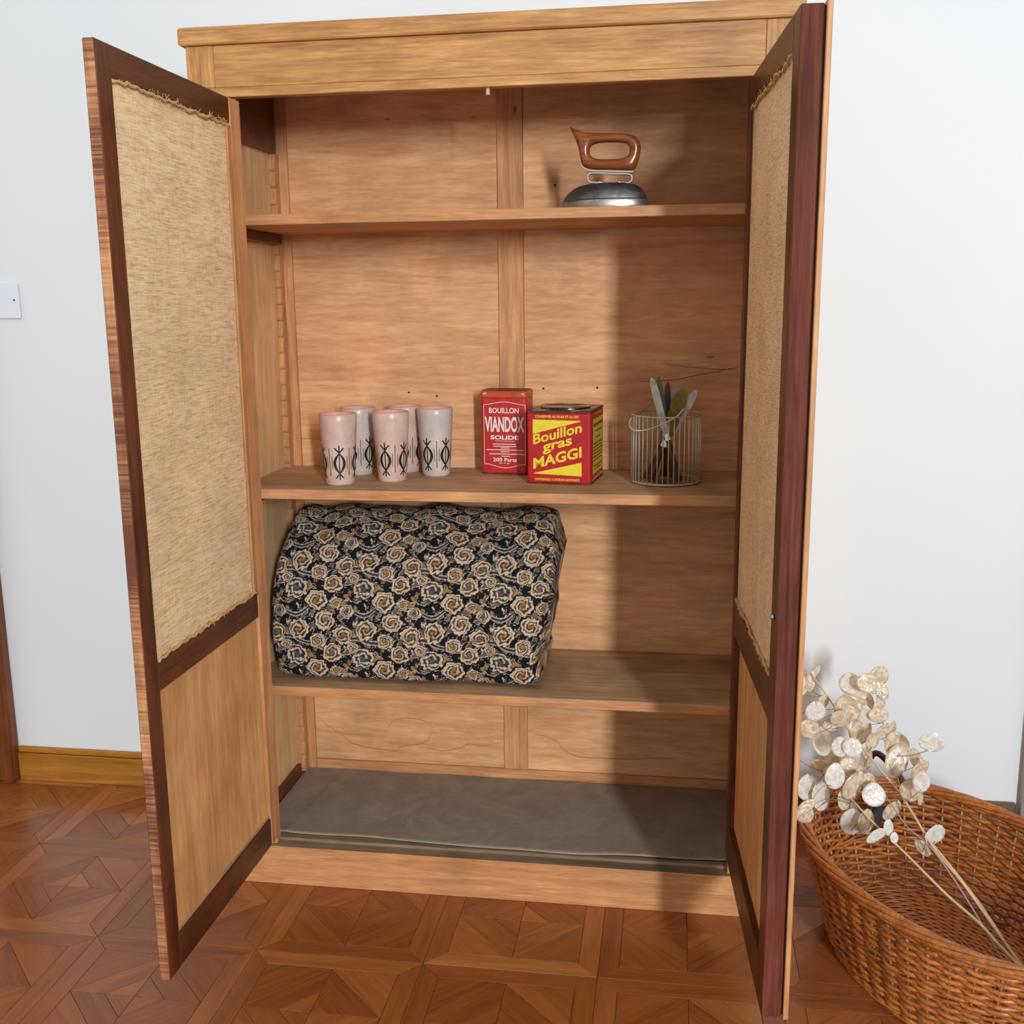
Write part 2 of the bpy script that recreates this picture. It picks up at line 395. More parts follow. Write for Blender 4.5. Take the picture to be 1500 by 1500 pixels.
part('plinth_board', 0, W, 0, .03, 0, .0905, None, mats=['edge_x', 'ledge_x'], pick=lambda n: 1 if n.z > .5 else 0)
part('bottom_board', .0205, W-.0205, .0305, D-.008, .066, .0965, 'ledge_x')
part('inner_top', .0205, W-.0205, .023, D-.008, 1.742, 1.7576, 'batten_x')
# framed back: stiles, muntin, rails and plywood panels
part('back_stile', .0205, .054, D-.013, D-.002, .0967, 1.74, 'batten_z'); part('back_stile', W-.054, W-.0205, D-.013, D-.002, .0967, 1.74, 'batten_z')
part('back_muntin', .543, .601, D-.012, D-.002, .1245, 1.74, 'batten_z')
for x0, x1 in ((.0545, .5425), (.6015, W-.0545)):
    part('back_panel', x0, x1, D-.006, D-.002, .9505, 1.74, 'ply_x', 0)
    part('back_panel', x0, x1, D-.006, D-.002, .1245, .8795, 'ply_x', 0)
    part('back_rail', x0, x1, D-.009, D-.002, .88, .95, 'ply_x')
part('back_rail', .0545, W-.0545, D-.012, D-.002, .0967, .124, 'edge_x')
SH = [(1.4479, .0205, 'batten_x'), (.885, .0215, 'grey_x'), (.4438, .0215, 'grey_x')]
for z, t, mt in SH:
    part('shelf', .0212, W-.0212, .0562, D-.014, z-t, z, None, .0012, mats=[mt, 'edge_x'], pick=lambda n: 1 if n.y < -.5 else 0)
    for x0 in (.0207, W-.0427): part('shelf_cleat', x0, x0+.022, .05, .357, z-t-.0225, z-t-.0005, 'dark_y')
for x0 in (.0205, W-.0365): part('top_side_rail', x0, x0+.016, .031, .366, 1.607, 1.7415, 'dark_y')
for x0 in (.0205, W-.0305): part('bottom_side_rail', x0, x0+.01, .031, .34, .1005, .13, 'dark_y')
# saw-toothed shelf strips by the back corners
def tooth_strip(x0, x1):
    poly = [(D-.0135, .101), (D-.0135, 1.606)]
    z = 1.606; pit = .0375
    while z-pit > .101:
        poly += [(D-.036, z), (D-.0405, z-pit+.006), (D-.0385, z-pit+.0012), (D-.030, z-pit)]; z -= pit
    poly += [(D-.038, z), (D-.038, .101)]
    n = len(poly); V = [(x0, y, z) for y, z in poly]+[(x1, y, z) for y, z in poly]
    F = [tuple(range(n)), tuple(reversed(range(n, 2*n)))]+[(i, i+n, (i+1) % n+n, (i+1) % n) for i in range(n)]
    o = mesh_obj('notched_strip', V, F, MT['edge_z'], cup); o.location = -OFF
tooth_strip(.0206, .0345); tooth_strip(W-.0345, W-.0206)
o = tube('door_catch', [(.588, .012, 1.6632), (.588, .010, 1.650)], .004, 'stem', cup, 8); o.location = -OFF
# split in the right back panel and a few nail heads
def ribbon_y(name, pts, wd, y, mat):
    V, F = [], []
    for i, (x, z) in enumerate(pts):
        ww = wd*(.35+.65*math.sin(PI*(i+.5)/len(pts))); V += [(x, y, z-ww), (x, y, z+ww)]
        if i: F.append((2*i-2, 2*i, 2*i+1, 2*i-1))
    o = mesh_obj(name, V, F, MT[mat], cup); o.location = -OFF; return o
for pl in ([(935, 559), (965, 558), (990, 556), (1015, 551), (1045, 545), (1085, 537)], [(975, 534), (1010, 538), (1050, 541), (1080, 541)]):
    ribbon_y('crack', [(at(u, v, D-.0064).x, at(u, v, D-.0064).z) for u, v in pl], .0007, D-.0064, 'leather')
for u, v in ((813, 271), (599, 575), (796, 569), (875, 568), (640, 580)):
    p = at(u, v, D-.0065); o = lathe('nail_hole', [(.0026, -.0002), (.0026, .0004)], 'dark_hole', cup, n=10)
    o.rotation_euler = (PI/2, 0, 0); o.location = Vector((p.x, D-.0063, p.z))-OFF

MT['stain'] = plain('water_stain', (186, 124, 80), .6)
for zx, org, pl in ((.28, (380, 980), [(310, 250), (350, 290), (430, 340), (470, 380), (560, 410), (640, 420), (720, 430), (740, 405), (860, 385), (905, 325), (880, 280), (800, 258), (720, 262), (676, 300), (670, 340)]),
                    (.28, (380, 980), [(880, 410), (960, 428), (1060, 410), (1090, 392), (1170, 400), (1270, 385)]),
                    (.28, (740, 930), [(150, 520), (210, 530), (270, 560), (320, 610), (400, 640), (520, 645), (650, 650), (850, 645), (960, 638)])):
    cv = catmull([(at(org[0]+a*zx, org[1]+b*zx, D-.0063).x, 0, at(org[0]+a*zx, org[1]+b*zx, D-.0063).z) for a, b in pl], 4)
    ribbon_y('water_stain', [(p.x, p.z) for p in cv], .0015, D-.0063, 'stain')

# doors
def frayed(name, u0, u1, z, yy, parent, sgn, count):
    V, F = [], []
    pts = [(u0+(u1-u0)*i/40, yy+random.uniform(-.0015, .002), z+random.uniform(-.0035, .0035)) for i in range(41)]
    tube_geo(pts, [.0028+random.uniform(-.001, .0012) for _ in pts], 5, False, V, F)
    for _ in range(count):
        u = random.uniform(u0, u1); p = Vector((u, yy, z)); q = p+Vector((random.uniform(-.014, .014), random.choice((1, .6))*sgn*random.uniform(0, .005), random.uniform(-.008, .012)))
        tube_geo([p, (p+q)/2+Vector((0, 0, random.uniform(-.003, .003))), q], .0006, 4, False, V, F)
    return mesh_obj(name, V, F, MT['fibre'], parent, smooth=True)
def burlap_sheet(u0, u1, z0, z1, yy, thick, parent, seed):
    r = random.Random(seed); nu, nz = 24, 50; V, F = [], []
    ph = [r.uniform(0, 6) for _ in range(6)]
    for side in (0, 1):
        for j in range(nz+1):
            for i in range(nu+1):
                a, b = i/nu, j/nz
                bul = .0022*math.sin(PI*a)*math.sin(PI*b)*math.sin(2.2*b*PI+ph[0])+.0008*math.sin(9*a+ph[1]+4*b)
                V.append((u0+(u1-u0)*a, yy+bul+(thick if side else 0), z0+(z1-z0)*b))
    n1 = (nu+1)*(nz+1)
    for j in range(nz):
        for i in range(nu):
            k = j*(nu+1)+i; F.append((k, k+1, k+nu+2, k+nu+1)); F.append((n1+k+nu+1, n1+k+nu+2, n1+k+1, n1+k))
    return mesh_obj('burlap_panel', V, F, MT['burlap'], parent, smooth=True)
def door(hx, hy, rz, wd, t, z0, z1, inner, hs, fs, zmid0, zmid1, ztop, zbot, edge_mats, frame, seed):
    d = empty('door', Vector((hx, hy, 0))-OFF, rz, cup)
    ya, yb = (0, t) if inner > 0 else (-t, 0)
    yi = yb if inner > 0 else ya
    pk = lambda n: 1 if n.x > .5 else 0
    box('stile', wd-fs, wd, ya, yb, z0, z1, None, d, .0015, mats=[frame+'_z', edge_mats], pick=pk)
    box('stile', 0, hs, ya, yb, z0, z1, 'batten_z' if inner > 0 else 'dark_z', d, .0015)
    for a, b in ((ztop, z1), (zmid0, zmid1), (z0, zbot)):
        box('rail', hs+.0003, wd-fs-.0003, ya, yb-.0004 if inner > 0 else yb, a, b, frame+'_x', d, .0015)
    s = 1 if inner > 0 else -1
    burlap_sheet(hs+.0005, wd-fs-.0005, zmid1+.0005, ztop-.0005, yi-s*.0045, -s*.002, d, seed)
    m = (ya+yb)/2
    box('lower_panel', hs+.0005, wd-fs-.0005, m-.004, m+.004, zbot+.0005, zmid0-.0005, 'panel_z', d, 0)
    frayed('frayed_edge', hs+.004, wd-fs-.002, ztop-.004, yi-s*.001, d, s, 60)
    frayed('frayed_edge', hs+.004, wd-fs-.002, zmid1+.005, yi-s*.001, d, s, 60)
    return d, s, yi
dl, s, yi = door(.0868, -.0083, -1.5767, .5236, .0195, .127, 1.652, 1, .050, .0435, .637, .687, 1.606, .188, 'sawn_z', 'dark', 3)
box('bead', .0505, .068, yi-.0035, yi+.001, .69, 1.601, 'edge_z', dl, .001)
box('bead', .30, .30+.1795, yi-.008, yi-.0035, .1885, .194, 'grey_x', dl, .001)
box('bead', .0505, .2995, yi-.008, yi-.0035, .1885, .194, 'grey_x', dl, .001)
dr, s, yi = door(1.0975, .0082, PI+1.6351, .5172, .0312, .1402, 1.655, -1, .036, .052, .625, .692, 1.605, .216, 'red_z', 'dark', 5)
box('cover_strip', .44, .5185, .0032, .0112, .137, 1.660, 'edge_z', dr, .0012)
box('strip_backing', .44, .509, .0002, .0031, .1405, 1.6545, 'dark_z', dr, 0)
box('bead', .0365, .0425, yi+.0035, yi+.008, .693, 1.604, 'dark_z', dr, .001)
o = lathe('latch_button', [(.0045, 0), (.0045, .003), (.003, .006), (.0008, .007)], 'chrome', dr, n=14)
o.rotation_euler = (PI/2, 0, 0); o.location = (.495, yi, .80)
box('keyhole_plate', .470, .486, .0112, .0145, .745, .775, 'brass', dr, .002)

# loose liner on the bottom board
def liner():
    nx, ny = 130, 36; x0, x1, y0, y1 = .032, 1.117, .040, D-.014; V, F = [], []
    f = lambda x, y: (.0012*math.sin(5.3*x+2.1*y)*math.sin(7*y+2.7*x)+.0016*math.exp(-((x-.115-.12*(y-.2))/.006)**2)
                      + .0035*max(0, 1-abs(y-y0)/.05)*(.5+.5*math.sin(6.5*x+1.2)) + .001*math.sin(23*x+11*y))
    zb = .0972
    for L in (0, 1):
        for j in range(ny+1):
            for i in range(nx+1):
                x = x0+(x1-x0)*i/nx; yy = y0+.004*math.sin(7*x)+.0012*math.sin(31*x)+(y1-y0)*j/ny
                V.append((x, min(yy, y1), zb+.0022+max(0, f(x, yy)+.0012)-(.0018 if L else 0)))
    n1 = (nx+1)*(ny+1); MI = []
    for j in range(ny):
        for i in range(nx):
            k = j*(nx+1)+i; F.append((k, k+1, k+nx+2, k+nx+1)); MI.append(0)
            F.append((n1+k+nx+1, n1+k+nx+2, n1+k+1, n1+k)); MI.append(0)
    for i in range(nx): F.append((n1+i, n1+i+1, i+1, i)); MI.append(1)
    o = mesh_obj('liner_sheet', V, F, None, None, (0, 0, 0), True, [MT['liner'], MT['liner_edge']], MI)
    tag(o, 'stained grey liner sheet covering the bottom board of the cupboard', 'liner')
    c = [((x0+x1)/2, (y0+y1)/2, zb)]
    for v in o.data.vertices: v.co -= Vector(c[0])
    o.location = c[0]
liner()

# ------------------------------------------------------------------ tumblers
def tumbler(loc, mat, rot, label):
    t = empty('tumbler', loc, rot)
    tag(t, label, 'tumbler', 'speckled tumblers on the middle shelf')
    H, rb, rt = .153, .0305, .0408
    rad = lambda z: rb+(rt-rb)*(z/H)**.9
    prof = [(rb-.006, .0), (rb-.0015, .0), (rad(.003), .0035)]+[(rad(H*k/10), H*k/10) for k in range(1, 10)]+[(rad(H)-.0004, H-.0015), (rad(H)-.0016, H)]
    k0 = len(prof); prof += [(rad(H)-.003, H-.0015)]+[(rad(H*k/6)-.0035, H*k/6) for k in range(5, 0, -1)]+[(rb-.006, .006), (.001, .006)]
    mi = [0]*(k0-2)+[1]*(len(prof)-k0+2)
    lathe('cup_body', prof, None, t, n=44, mats=[mat, 'cer_in'], mi_prof=mi)
    def strokes(name, lines, m):
        V, F = [], []
        for pts, w0 in lines:
            b = len(V); n = len(pts)
            for i, (a, z) in enumerate(pts):
                i0, i1 = max(0, i-1), min(n-1, i+1); R = rad(z)
                tx, tz = (pts[i1][0]-pts[i0][0])*R, pts[i1][1]-pts[i0][1]; L = math.hypot(tx, tz) or 1
                nx, nz = -tz/L, tx/L; ww = (w0(i/(n-1)) if callable(w0) else w0)/2
                for sg in (-1, 1):
                    aa, zz = a+sg*nx*ww/R, z+sg*nz*ww; rr = rad(zz)+.00045
                    V.append((rr*math.sin(aa), -rr*math.cos(aa), zz))
            F += [(b+2*i, b+2*i+1, b+2*i+3, b+2*i+2) for i in range(n-1)]
        mesh_obj(name, V, F, MT[m], t)
    for f in range(5):
        a0 = f*2*PI/5; zt, zb = .071, .026; lines = []
        for sg in (-1, 1):
            arc = [(a0+sg*.0098*math.sin(PI*k/14)/.033, zt+(zb-zt)*k/14) for k in range(15)]
            lines.append((arc, lambda s: .0018+.0046*math.sin(PI*s)))
            lines.append(([(a0, zt), (a0-sg*.10, zt+.0045), (a0-sg*.27, zt+.0115)], .0031))
            lines.append(([(a0, zb), (a0-sg*.10, zb-.0035), (a0-sg*.26, zb-.010)], .0027))
        lines += [([(a0, zt+.017), (a0, zt)], .003), ([(a0, zb), (a0, zb-.013)], .0027), ([(a0, zt), (a0, (zt+zb)/2), (a0, zb)], .0024)]
        strokes('painted_fish', lines, 'black')
        a1 = a0+PI/5
        strokes('painted_lines', [([(a1, .082), (a1, .022)], .0021), ([(a1-.16, .064), (a1-.16, .036)], .0018), ([(a1+.16, .064), (a1+.16, .036)], .0018)], 'brown_line')
Z2 = .8851
tumbler((.229, .138, Z2), 'cer_pink', .30, 'pinkish tumbler with black fish motifs in front at the free end of the row')
tumbler((.233, .275, Z2), 'cer_grey', 1.0, 'tumbler half hidden behind the pinkish one at the end of the row')
tumbler((.332, .190, Z2), 'cer_pink', -.17, 'tumbler standing in front between the end tumbler and the greyest one')
tumbler((.333, .318, Z2), 'cer_pink', .03, 'tumbler almost hidden behind the middle front tumbler against the back panel')
tumbler((.413, .272, Z2), 'cer_grey', -.36, 'greyest tumbler with two fish motifs standing nearest the red tins')

# ------------------------------------------------------------------ lettering
def text_geo(body, shear=0.0, bold=.0):
    c = bpy.data.curves.new('tmp', 'FONT'); c.body = body; c.size = 1; c.offset = bold; c.shear = shear; c.resolution_u = 3
    o = bpy.data.objects.new('tmp', c); COL.objects.link(o)
    dg = bpy.context.evaluated_depsgraph_get(); me = bpy.data.meshes.new_from_object(o.evaluated_get(dg))
    V = [(v.co.x, v.co.y) for v in me.vertices]; F = [tuple(p.vertices) for p in me.polygons]
    bpy.data.objects.remove(o); bpy.data.curves.remove(c); bpy.data.meshes.remove(me)
    return V, F
def letter(name, body, x0, x1, z0, z1, mat, parent, slope=0.0, face='front', bold=.012, depth=0.0):
    V, F = text_geo(body, 0, bold)
    xs = [v[0] for v in V]; ys = [v[1] for v in V]; ax, bx = min(xs), max(xs); ay, by = min(ys), max(ys)
    out = []
    for x, y in V:
        X = x0+(x1-x0)*(x-ax)/(bx-ax); Z = z0+(z1-z0)*(y-ay)/(by-ay)+slope*(X-x0)
        out.append((X, -.0005, Z) if face == 'front' else (depth+.0005, X, Z))
    return mesh_obj(name, out, F, MT[mat], parent)
def flat(name, polys, mat, parent, face='front', depth=0.0, off=.0004):
    V, F = [], []
    for p in polys:
        b = len(V); V += [((x, -off, z) if face == 'front' else (depth+off, x, z)) for x, z in p]; F.append(tuple(range(b, len(V))))
    return mesh_obj(name, V, F, MT[mat], parent)
def bars(lines, hh): return [[(a, z), (b, z), (b, z+hh), (a, z+hh)] for a, b, z in lines]
def line_poly(pts, wd):
    out = []
    for (x0, z0), (x1, z1) in zip(pts[:-1], pts[1:]):
        L = math.hypot(x1-x0, z1-z0) or 1; nx, nz = -(z1-z0)/L*wd/2, (x1-x0)/L*wd/2
        out.append([(x0-nx, z0-nz), (x1-nx, z1-nz), (x1+nx, z1+nz), (x0+nx, z0+nz)])
    return out
def rounded_tin(name, w0, d0, z0, z1, r, mat, parent, bev=.0012):
    pts = []
    for cx, cy, a in ((w0-r, r, -PI/2), (w0-r, d0-r, 0), (r, d0-r, PI/2), (r, r, PI)):
        for k in range(5): pts.append((cx+r*math.cos(a+k*PI/8), cy+r*math.sin(a+k*PI/8)))
    n = len(pts); V, F = [], []
    c = (w0/2, d0/2)
    for z, s in ((z0, bev), (z0+bev, 0), (z1-bev, 0), (z1, bev)):
        for x, y in pts: V.append((x-(s if x > c[0] else -s), y-(s if y > c[1] else -s), z))
    for L in range(3):
        F += [(L*n+i, L*n+(i+1) % n, (L+1)*n+(i+1) % n, (L+1)*n+i) for i in range(n)]
    F += [tuple(reversed(range(n))), tuple(range(3*n, 4*n))]
    return mesh_obj(name, V, F, MT[mat], parent)
# Viandox tin
vt = empty('stock_tin', (.513, .296, Z2), -math.atan2(.011, .104))
tag(vt, 'tall narrow red tin with white VIANDOX lettering and an orange lid band', 'tin')
VW, VD, VH = .107, .066, .189
rounded_tin('tin_body', VW, VD, .003, VH*.915, .007, 'tin_red2', vt)
rounded_tin('base_rim', VW+.001, VD+.001, 0, .003, .007, 'tin_rust', vt, .0005)
lid = rounded_tin('lid', VW+.0016, VD+.0016, VH*.915, VH, .0075, 'tin_orange', vt, .002); lid.location = (-.0008, -.0008, 0)
rounded_tin('lid_top', VW-.006, VD-.006, VH, VH+.0015, .006, 'tin_rust', vt, .0006).location = (.003, .003, 0)
fx = lambda f: f*VW
fz = lambda f: f*VH
letter('lettering', 'BOUILLON', fx(.185), fx(.83), fz(.735), fz(.80), 'white_ink', vt, bold=.02)
letter('lettering', 'VIANDOX', fx(.09), fx(.945), fz(.51), fz(.695), 'white_ink', vt, bold=.03)
letter('lettering', 'SOLIDE', fx(.21), fx(.825), fz(.42), fz(.47), 'white_ink', vt, bold=.035)
letter('lettering', '200 Parts', fx(.26), fx(.78), fz(.155), fz(.2), 'white_ink', vt, bold=.02)
letter('lettering', 'de 6 gr.', fx(.39), fx(.65), fz(.125), fz(.145), 'white_ink', vt, bold=.01)
flat('small_print', bars([(fx(.32), fx(.73), fz(.40))], .0008)+bars([(fx(.26), fx(.76), fz(.362)), (fx(.27), fx(.77), fz(.335)), (fx(.43), fx(.62), fz(.315)),
     (fx(.12), fx(.93), fz(.292)), (fx(.43), fx(.62), fz(.27)), (fx(.17), fx(.97), fz(.243)), (fx(.44), fx(.63), fz(.216))], .0016), 'white_ink', vt)
arch = [(fx(.07+.9*k/16), fz(.835+.035*math.sin(PI*k/16)**2)) for k in range(17)]
arc2 = [(fx(.07+.9*k/16), fz(.125-.045*math.sin(PI*k/16)**2)) for k in range(17)]
flat('border_line', line_poly(arch, .0011)+line_poly(arc2, .0011)+line_poly([(fx(.07), fz(.125)), (fx(.07), fz(.835))], .0009)+line_poly([(fx(.97), fz(.125)), (fx(.97), fz(.835))], .0009), 'white_ink', vt, off=.0003)
for wq in ([(.05, .955), (.14, .96), (.12, .985), (.06, .98)], [(.88, .955), (.96, .95), (.95, .975), (.89, .975)]):
    flat('lid_wear', [[(fx(a), fz(b)) for a, b in wq]], 'chrome', vt, off=.0012)
# Maggi tin
mg = empty('stock_tin', (.6345, .1755, Z2), -math.atan2(.0155, .137))
tag(mg, 'square red tin with yellow Bouillon gras MAGGI lettering and a tarnished lid', 'tin')
GW, GD, GH = .1385, .150, .158
rounded_tin('tin_body', GW, GD, .003, GH-.006, .005, 'tin_red', mg)
rounded_tin('base_rim', GW+.001, GD+.001, 0, .003, .005, 'tin_rust', mg, .0005).location = (-.0005, -.0005, 0)
rounded_tin('top_rim', GW+.001, GD+.001, GH-.006, GH-.001, .005, 'tin_rust', mg, .0005).location = (-.0005, -.0005, 0)
o = lathe('lid', [(.055, 0), (.055, .003), (.051, .0045), (.048, .003), (.002, .0032)], 'tin_top', mg, (GW/2, GD/2, GH-.001), 36)
rounded_tin('top_plate', GW-.004, GD-.004, GH-.0012, GH-.0002, .005, 'tin_top', mg, .0003).location = (.002, .002, 0)
fx = lambda f: f*GW
fz = lambda f: f*GH
letter('lettering', 'CONSERVER AU FRAIS ET AU SEC', fx(.13), fx(.82), fz(.90), fz(.935), 'yellow_ink', mg, bold=.02)
flat('print_wedge', [[(fx(.095), fz(.68)), (fx(.84), fz(.856)), (fx(.84), fz(.866)), (fx(.095), fz(.875))]], 'yellow_ink', mg)
letter('lettering', 'Bouillon', fx(.10), fx(.86), fz(.535), fz(.672), 'yellow_ink', mg, .265, bold=.022)
letter('lettering', 'gras', fx(.25), fx(.71), fz(.396), fz(.532), 'yellow_ink', mg, .265, bold=.025)
letter('lettering', 'MAGGI', fx(.10), fx(.86), fz(.20), fz(.348), 'yellow_ink', mg, .265, bold=.03)
flat('print_wedge', [[(fx(.11), fz(.147)), (fx(.11), fz(.14)), (fx(.86), fz(.118)), (fx(.86), fz(.305))]], 'yellow_ink', mg)
letter('lettering', 'CONTENANCE: 112 ETUIS DE 2 BATONNETS', fx(.12), fx(.83), fz(.048), fz(.08), 'yellow_ink', mg, bold=.02)
sd = lambda f: f*GD
flat('side_label', [[(sd(.16), fz(.12)), (sd(.93), fz(.12)), (sd(.93), fz(.87)), (sd(.16), fz(.87))]], 'yellow_old', mg, 'side', GW, .0004)
letter('lettering', 'Bouillon gras MAGGI', sd(.20), sd(.90), fz(.75), fz(.815), 'ink_red', mg, 0, 'side', .03, GW+.0003)
flat('side_print', bars([(sd(.3), sd(.8), fz(.69)), (sd(.38), sd(.72), fz(.60))]+[(sd(.2), sd(.88-.05*(k % 2)), fz(.52-.045*k)) for k in range(6)]+[(sd(.22), sd(.86), fz(.21)), (sd(.3), sd(.75), fz(.17))], .0024), 'ink_red', mg, 'side', GW, .0008)
flat('side_caption', bars([(sd(.3), sd(.8), fz(.93)), (sd(.2), sd(.88), fz(.07)), (sd(.12), sd(.95), fz(.045))], .002), 'yellow_old', mg, 'side', GW, .0005)

# ------------------------------------------------------------------ wire basket with knives
BX, BY, BR, BH = .929, .223, .0735, .146
wb = empty('wire_basket', (BX, BY, Z2)); tag(wb, 'small round galvanised wire basket holding old table knives', 'basket')
circ = lambda r, z, n=48: [(r*math.cos(2*PI*k/n), r*math.sin(2*PI*k/n), z) for k in range(n)]
tube('top_ring', circ(BR, BH), .0019, 'wire', wb, 6, True)
tube('bottom_ring', circ(BR-.001, .004), .0026, 'wire', wb, 6, True)
lathe('base_plate', [(BR-.002, .0015), (BR-.002, .003), (.001, .0032)], 'iron_sole', wb, n=40)
for k in range(40):
    a = 2*PI*(k+.5)/40; tube('upright_wire', [((BR-.0003)*math.cos(a), (BR-.0003)*math.sin(a), .004), ((BR+.0003)*math.cos(a), (BR+.0003)*math.sin(a), BH)], .00135, 'wire', wb, 5)
hp = [at(u, v, y)-Vector((BX, BY, Z2)) for u, v, y in ((952, 592, .285), (944, 598, .27), (934, 604, .25), (925, 612, .2), (922, 622, .165), (928, 630, .146), (945, 630, .139), (962, 625, .137), (980, 617, .138), (994, 608, .143), (1001, 600, .149), (1005, 600, .152), (1006, 606, .153))]
tube('bail_handle', catmull(hp, 5), .0017, 'wire', wb, 6)
def knife(tip, foot, wd, lb, mat, label, tilt=0.0, kind='table_knife'):
    tip, foot = Vector(tip), Vector(foot); ax = (tip-foot); L = ax.length
    t = empty(kind, foot); t.rotation_mode = 'QUATERNION'
    zq = ax.normalized(); fr = Vector((0, -1, 0)); fr = (fr-zq*fr.dot(zq)).normalized(); rt_ = zq.cross(fr)
    t.rotation_quaternion = (Matrix((rt_, -fr, zq)).transposed() @ Matrix.Rotation(tilt, 3, 'Z')).to_quaternion()
    tag(t, label, 'knife', 'knives in the wire basket')
    z0 = L-lb; pr = [(-.32, z0), (-.5, z0+.012), (-.5, L-.03), (-.42, L-.012), (-.18, L-.001), (.12, L), (.38, L-.010), (.5, L-.03), (.42, z0+.02), (.32, z0)]
    pr = [(x*wd, z) for x, z in pr]
    extrude_poly('blade', pr, mat, t, -.0008, .0008)
    V, F = [], []; rows = ((0, .8), (.004, 1), (z0*.4, .85), (z0-.014, .72), (z0-.012, .72))
    for z, s in rows:
        for k in range(8): V.append((.0075*s*math.cos(k*PI/4), .0052*s*math.sin(k*PI/4), z))
    for i in range(len(rows)-1): F += [(i*8+k, i*8+(k+1) % 8, i*8+8+(k+1) % 8, i*8+8+k) for k in range(8)]
    F += [tuple(reversed(range(8))), tuple(range(len(rows)*8-8, len(rows)*8))]
    mesh_obj('handle', V, F, MT['knife_wood'], t, smooth=True)
    box('collar', -.0062, .0062, -.0045, .0045, z0-.012, z0+.004, 'chrome', t, .001)
zf = Z2+.0075
for tx_, tz_, fx_, yk, wd_, lb_, mt_, tl_, lab_ in (
    (.897, 1.111, .958, .186, .0155, .125, 'blade', 0, 'knife with the palest broad blade, leaning highest at the outer side'),
    (.966, 1.086, .897, .203, .030, .118, 'brass', 0, 'broad olive brass serving slice among the knives'),
    (.991, 1.083, .886, .219, .018, .125, 'blade', 0, 'grey knife slanting furthest out over the basket rim'),
    (.911, 1.110, .946, .234, .0125, .120, 'blade_dark', 0, 'dark narrow knife standing as high as the pale one beside it'),
    (.931, 1.098, .925, .248, .0135, .118, 'blade_dark', .2, 'dark knife between the highest dark one and the brass slice'),
    (.951, 1.090, .903, .262, .0135, .115, 'blade', .1, 'grey knife mostly hidden behind the brass slice')):
    knife((tx_, yk, tz_), (fx_, yk, zf), wd_, lb_, mt_, lab_, tl_)

# ------------------------------------------------------------------ flat iron on the top shelf
IX, IY, IZ = .800, .132, 1.4480
ir = empty('flat_iron', (IX, IY, IZ)); tag(ir, 'old travel iron with a varnished wooden loop handle on the top shelf', 'iron')
def plan(s, n=48):
    out = []
    for k in range(n):
        a = 2*PI*k/n; c, sn = math.cos(a), math.sin(a)
        x = .086*c; wy = .044*(1-max(0, -c)**2.2*.96)*1.0
        y = wy*(abs(sn)**.6)*(1 if sn >= 0 else -1)
        out.append((x*s+.0*(1-s), y*s))
    return out
def layered(name, layers, mat):
    V, F = [], []; n = 48
    for z, s, dx in layers: V += [(x+dx, y, z) for x, y in plan(s)]
    for i in range(len(layers)-1): F += [(i*n+k, i*n+(k+1) % n, i*n+n+(k+1) % n, i*n+n+k) for k in range(n)]
    F += [tuple(reversed(range(n))), tuple(range(len(layers)*n-n, len(layers)*n))]
    return mesh_obj(name, V, F, MT[mat], ir, smooth=True)
layered('soleplate', [(.0003, .985, 0), (.002, 1, 0), (.0155, .975, .001), (.017, .965, .001)], 'iron_sole')
layered('cover', [(.0172, .962, .001), (.020, .962, .001), (.030, .90, .003), (.040, .78, .005), (.046, .64, .006), (.0495, .45, .006), (.0505, .2, .006)], 'iron_dome')
L = lambda u, v: (at(u, v, IY).x-IX, at(u, v, IY).z-IZ)
bp_ = [L(u, v) for u, v in ((884, 268), (866, 267.5), (862, 261), (866, 254.5), (895, 255), (922, 256), (926, 262), (922, 268), (906, 268))]
sm = catmull([(x, 0, z) for x, z in bp_], 5)
V, F = [], []
for i, p in enumerate(sm):
    a, b = sm[max(0, i-1)], sm[min(len(sm)-1, i+1)]; t = (b-a).normalized(); nn = Vector((-t.z, 0, t.x))*.0011
    for y in (-.011, .011):
        for s_ in (-1, 1): V.append((p.x+nn.x*s_, y, p.z+nn.z*s_))
    if i:
        k = 4*i
        for a_, b_ in ((0, 1), (1, 3), (3, 2), (2, 0)): F.append((k-4+a_, k-4+b_, k+b_, k+a_))
F += [(0, 1, 3, 2), (len(V)-4, len(V)-2, len(V)-1, len(V)-3)]
mesh_obj('spring_bracket', V, F, MT['chrome'], ir, smooth=False)
pl = catmull([(x, 0, z) for x, z in (L(851, 240), L(855, 246), L(864, 250.5), L(895, 251.5), L(928, 252.5))], 5)
V, F = [], []
for i, p in enumerate(pl):
    for y in (-.012, .012): V += [(p.x, y, p.z-.0012), (p.x, y, p.z+.0012)]
    if i:
        k = 4*i
        for a_, b_ in ((0, 1), (1, 3), (3, 2), (2, 0)): F.append((k-4+a_, k-4+b_, k+b_, k+a_))
F += [(0, 1, 3, 2), (len(V)-4, len(V)-2, len(V)-1, len(V)-3)]
mesh_obj('handle_plate', V, F, MT['chrome'], ir)
for u in (879, 907):
    x, z = L(u, 265); lathe('rivet', [(.0034, 0), (.0034, .003), (.0018, .0045)], 'chrome', ir, (x, -.004, z-.004), 12)
outer = [L(u, v) for u, v in ((835, 186), (846, 193), (862, 194.5), (895, 195), (918, 196), (932, 201), (938.5, 213), (937, 228), (931, 247), (920, 249.5), (890, 249), (866, 248), (854, 243), (850, 232), (848, 220), (843, 205))]
osm = catmull([(x, 0, z) for x, z in outer], 6, True)
hx, hz = L(893, 221)
hl, hr_ = L(864, 221)[0], L(922, 221)[0]; hh = abs(L(893, 209)[1]-L(893, 233)[1])/2
NS = 72; V, F = [], []
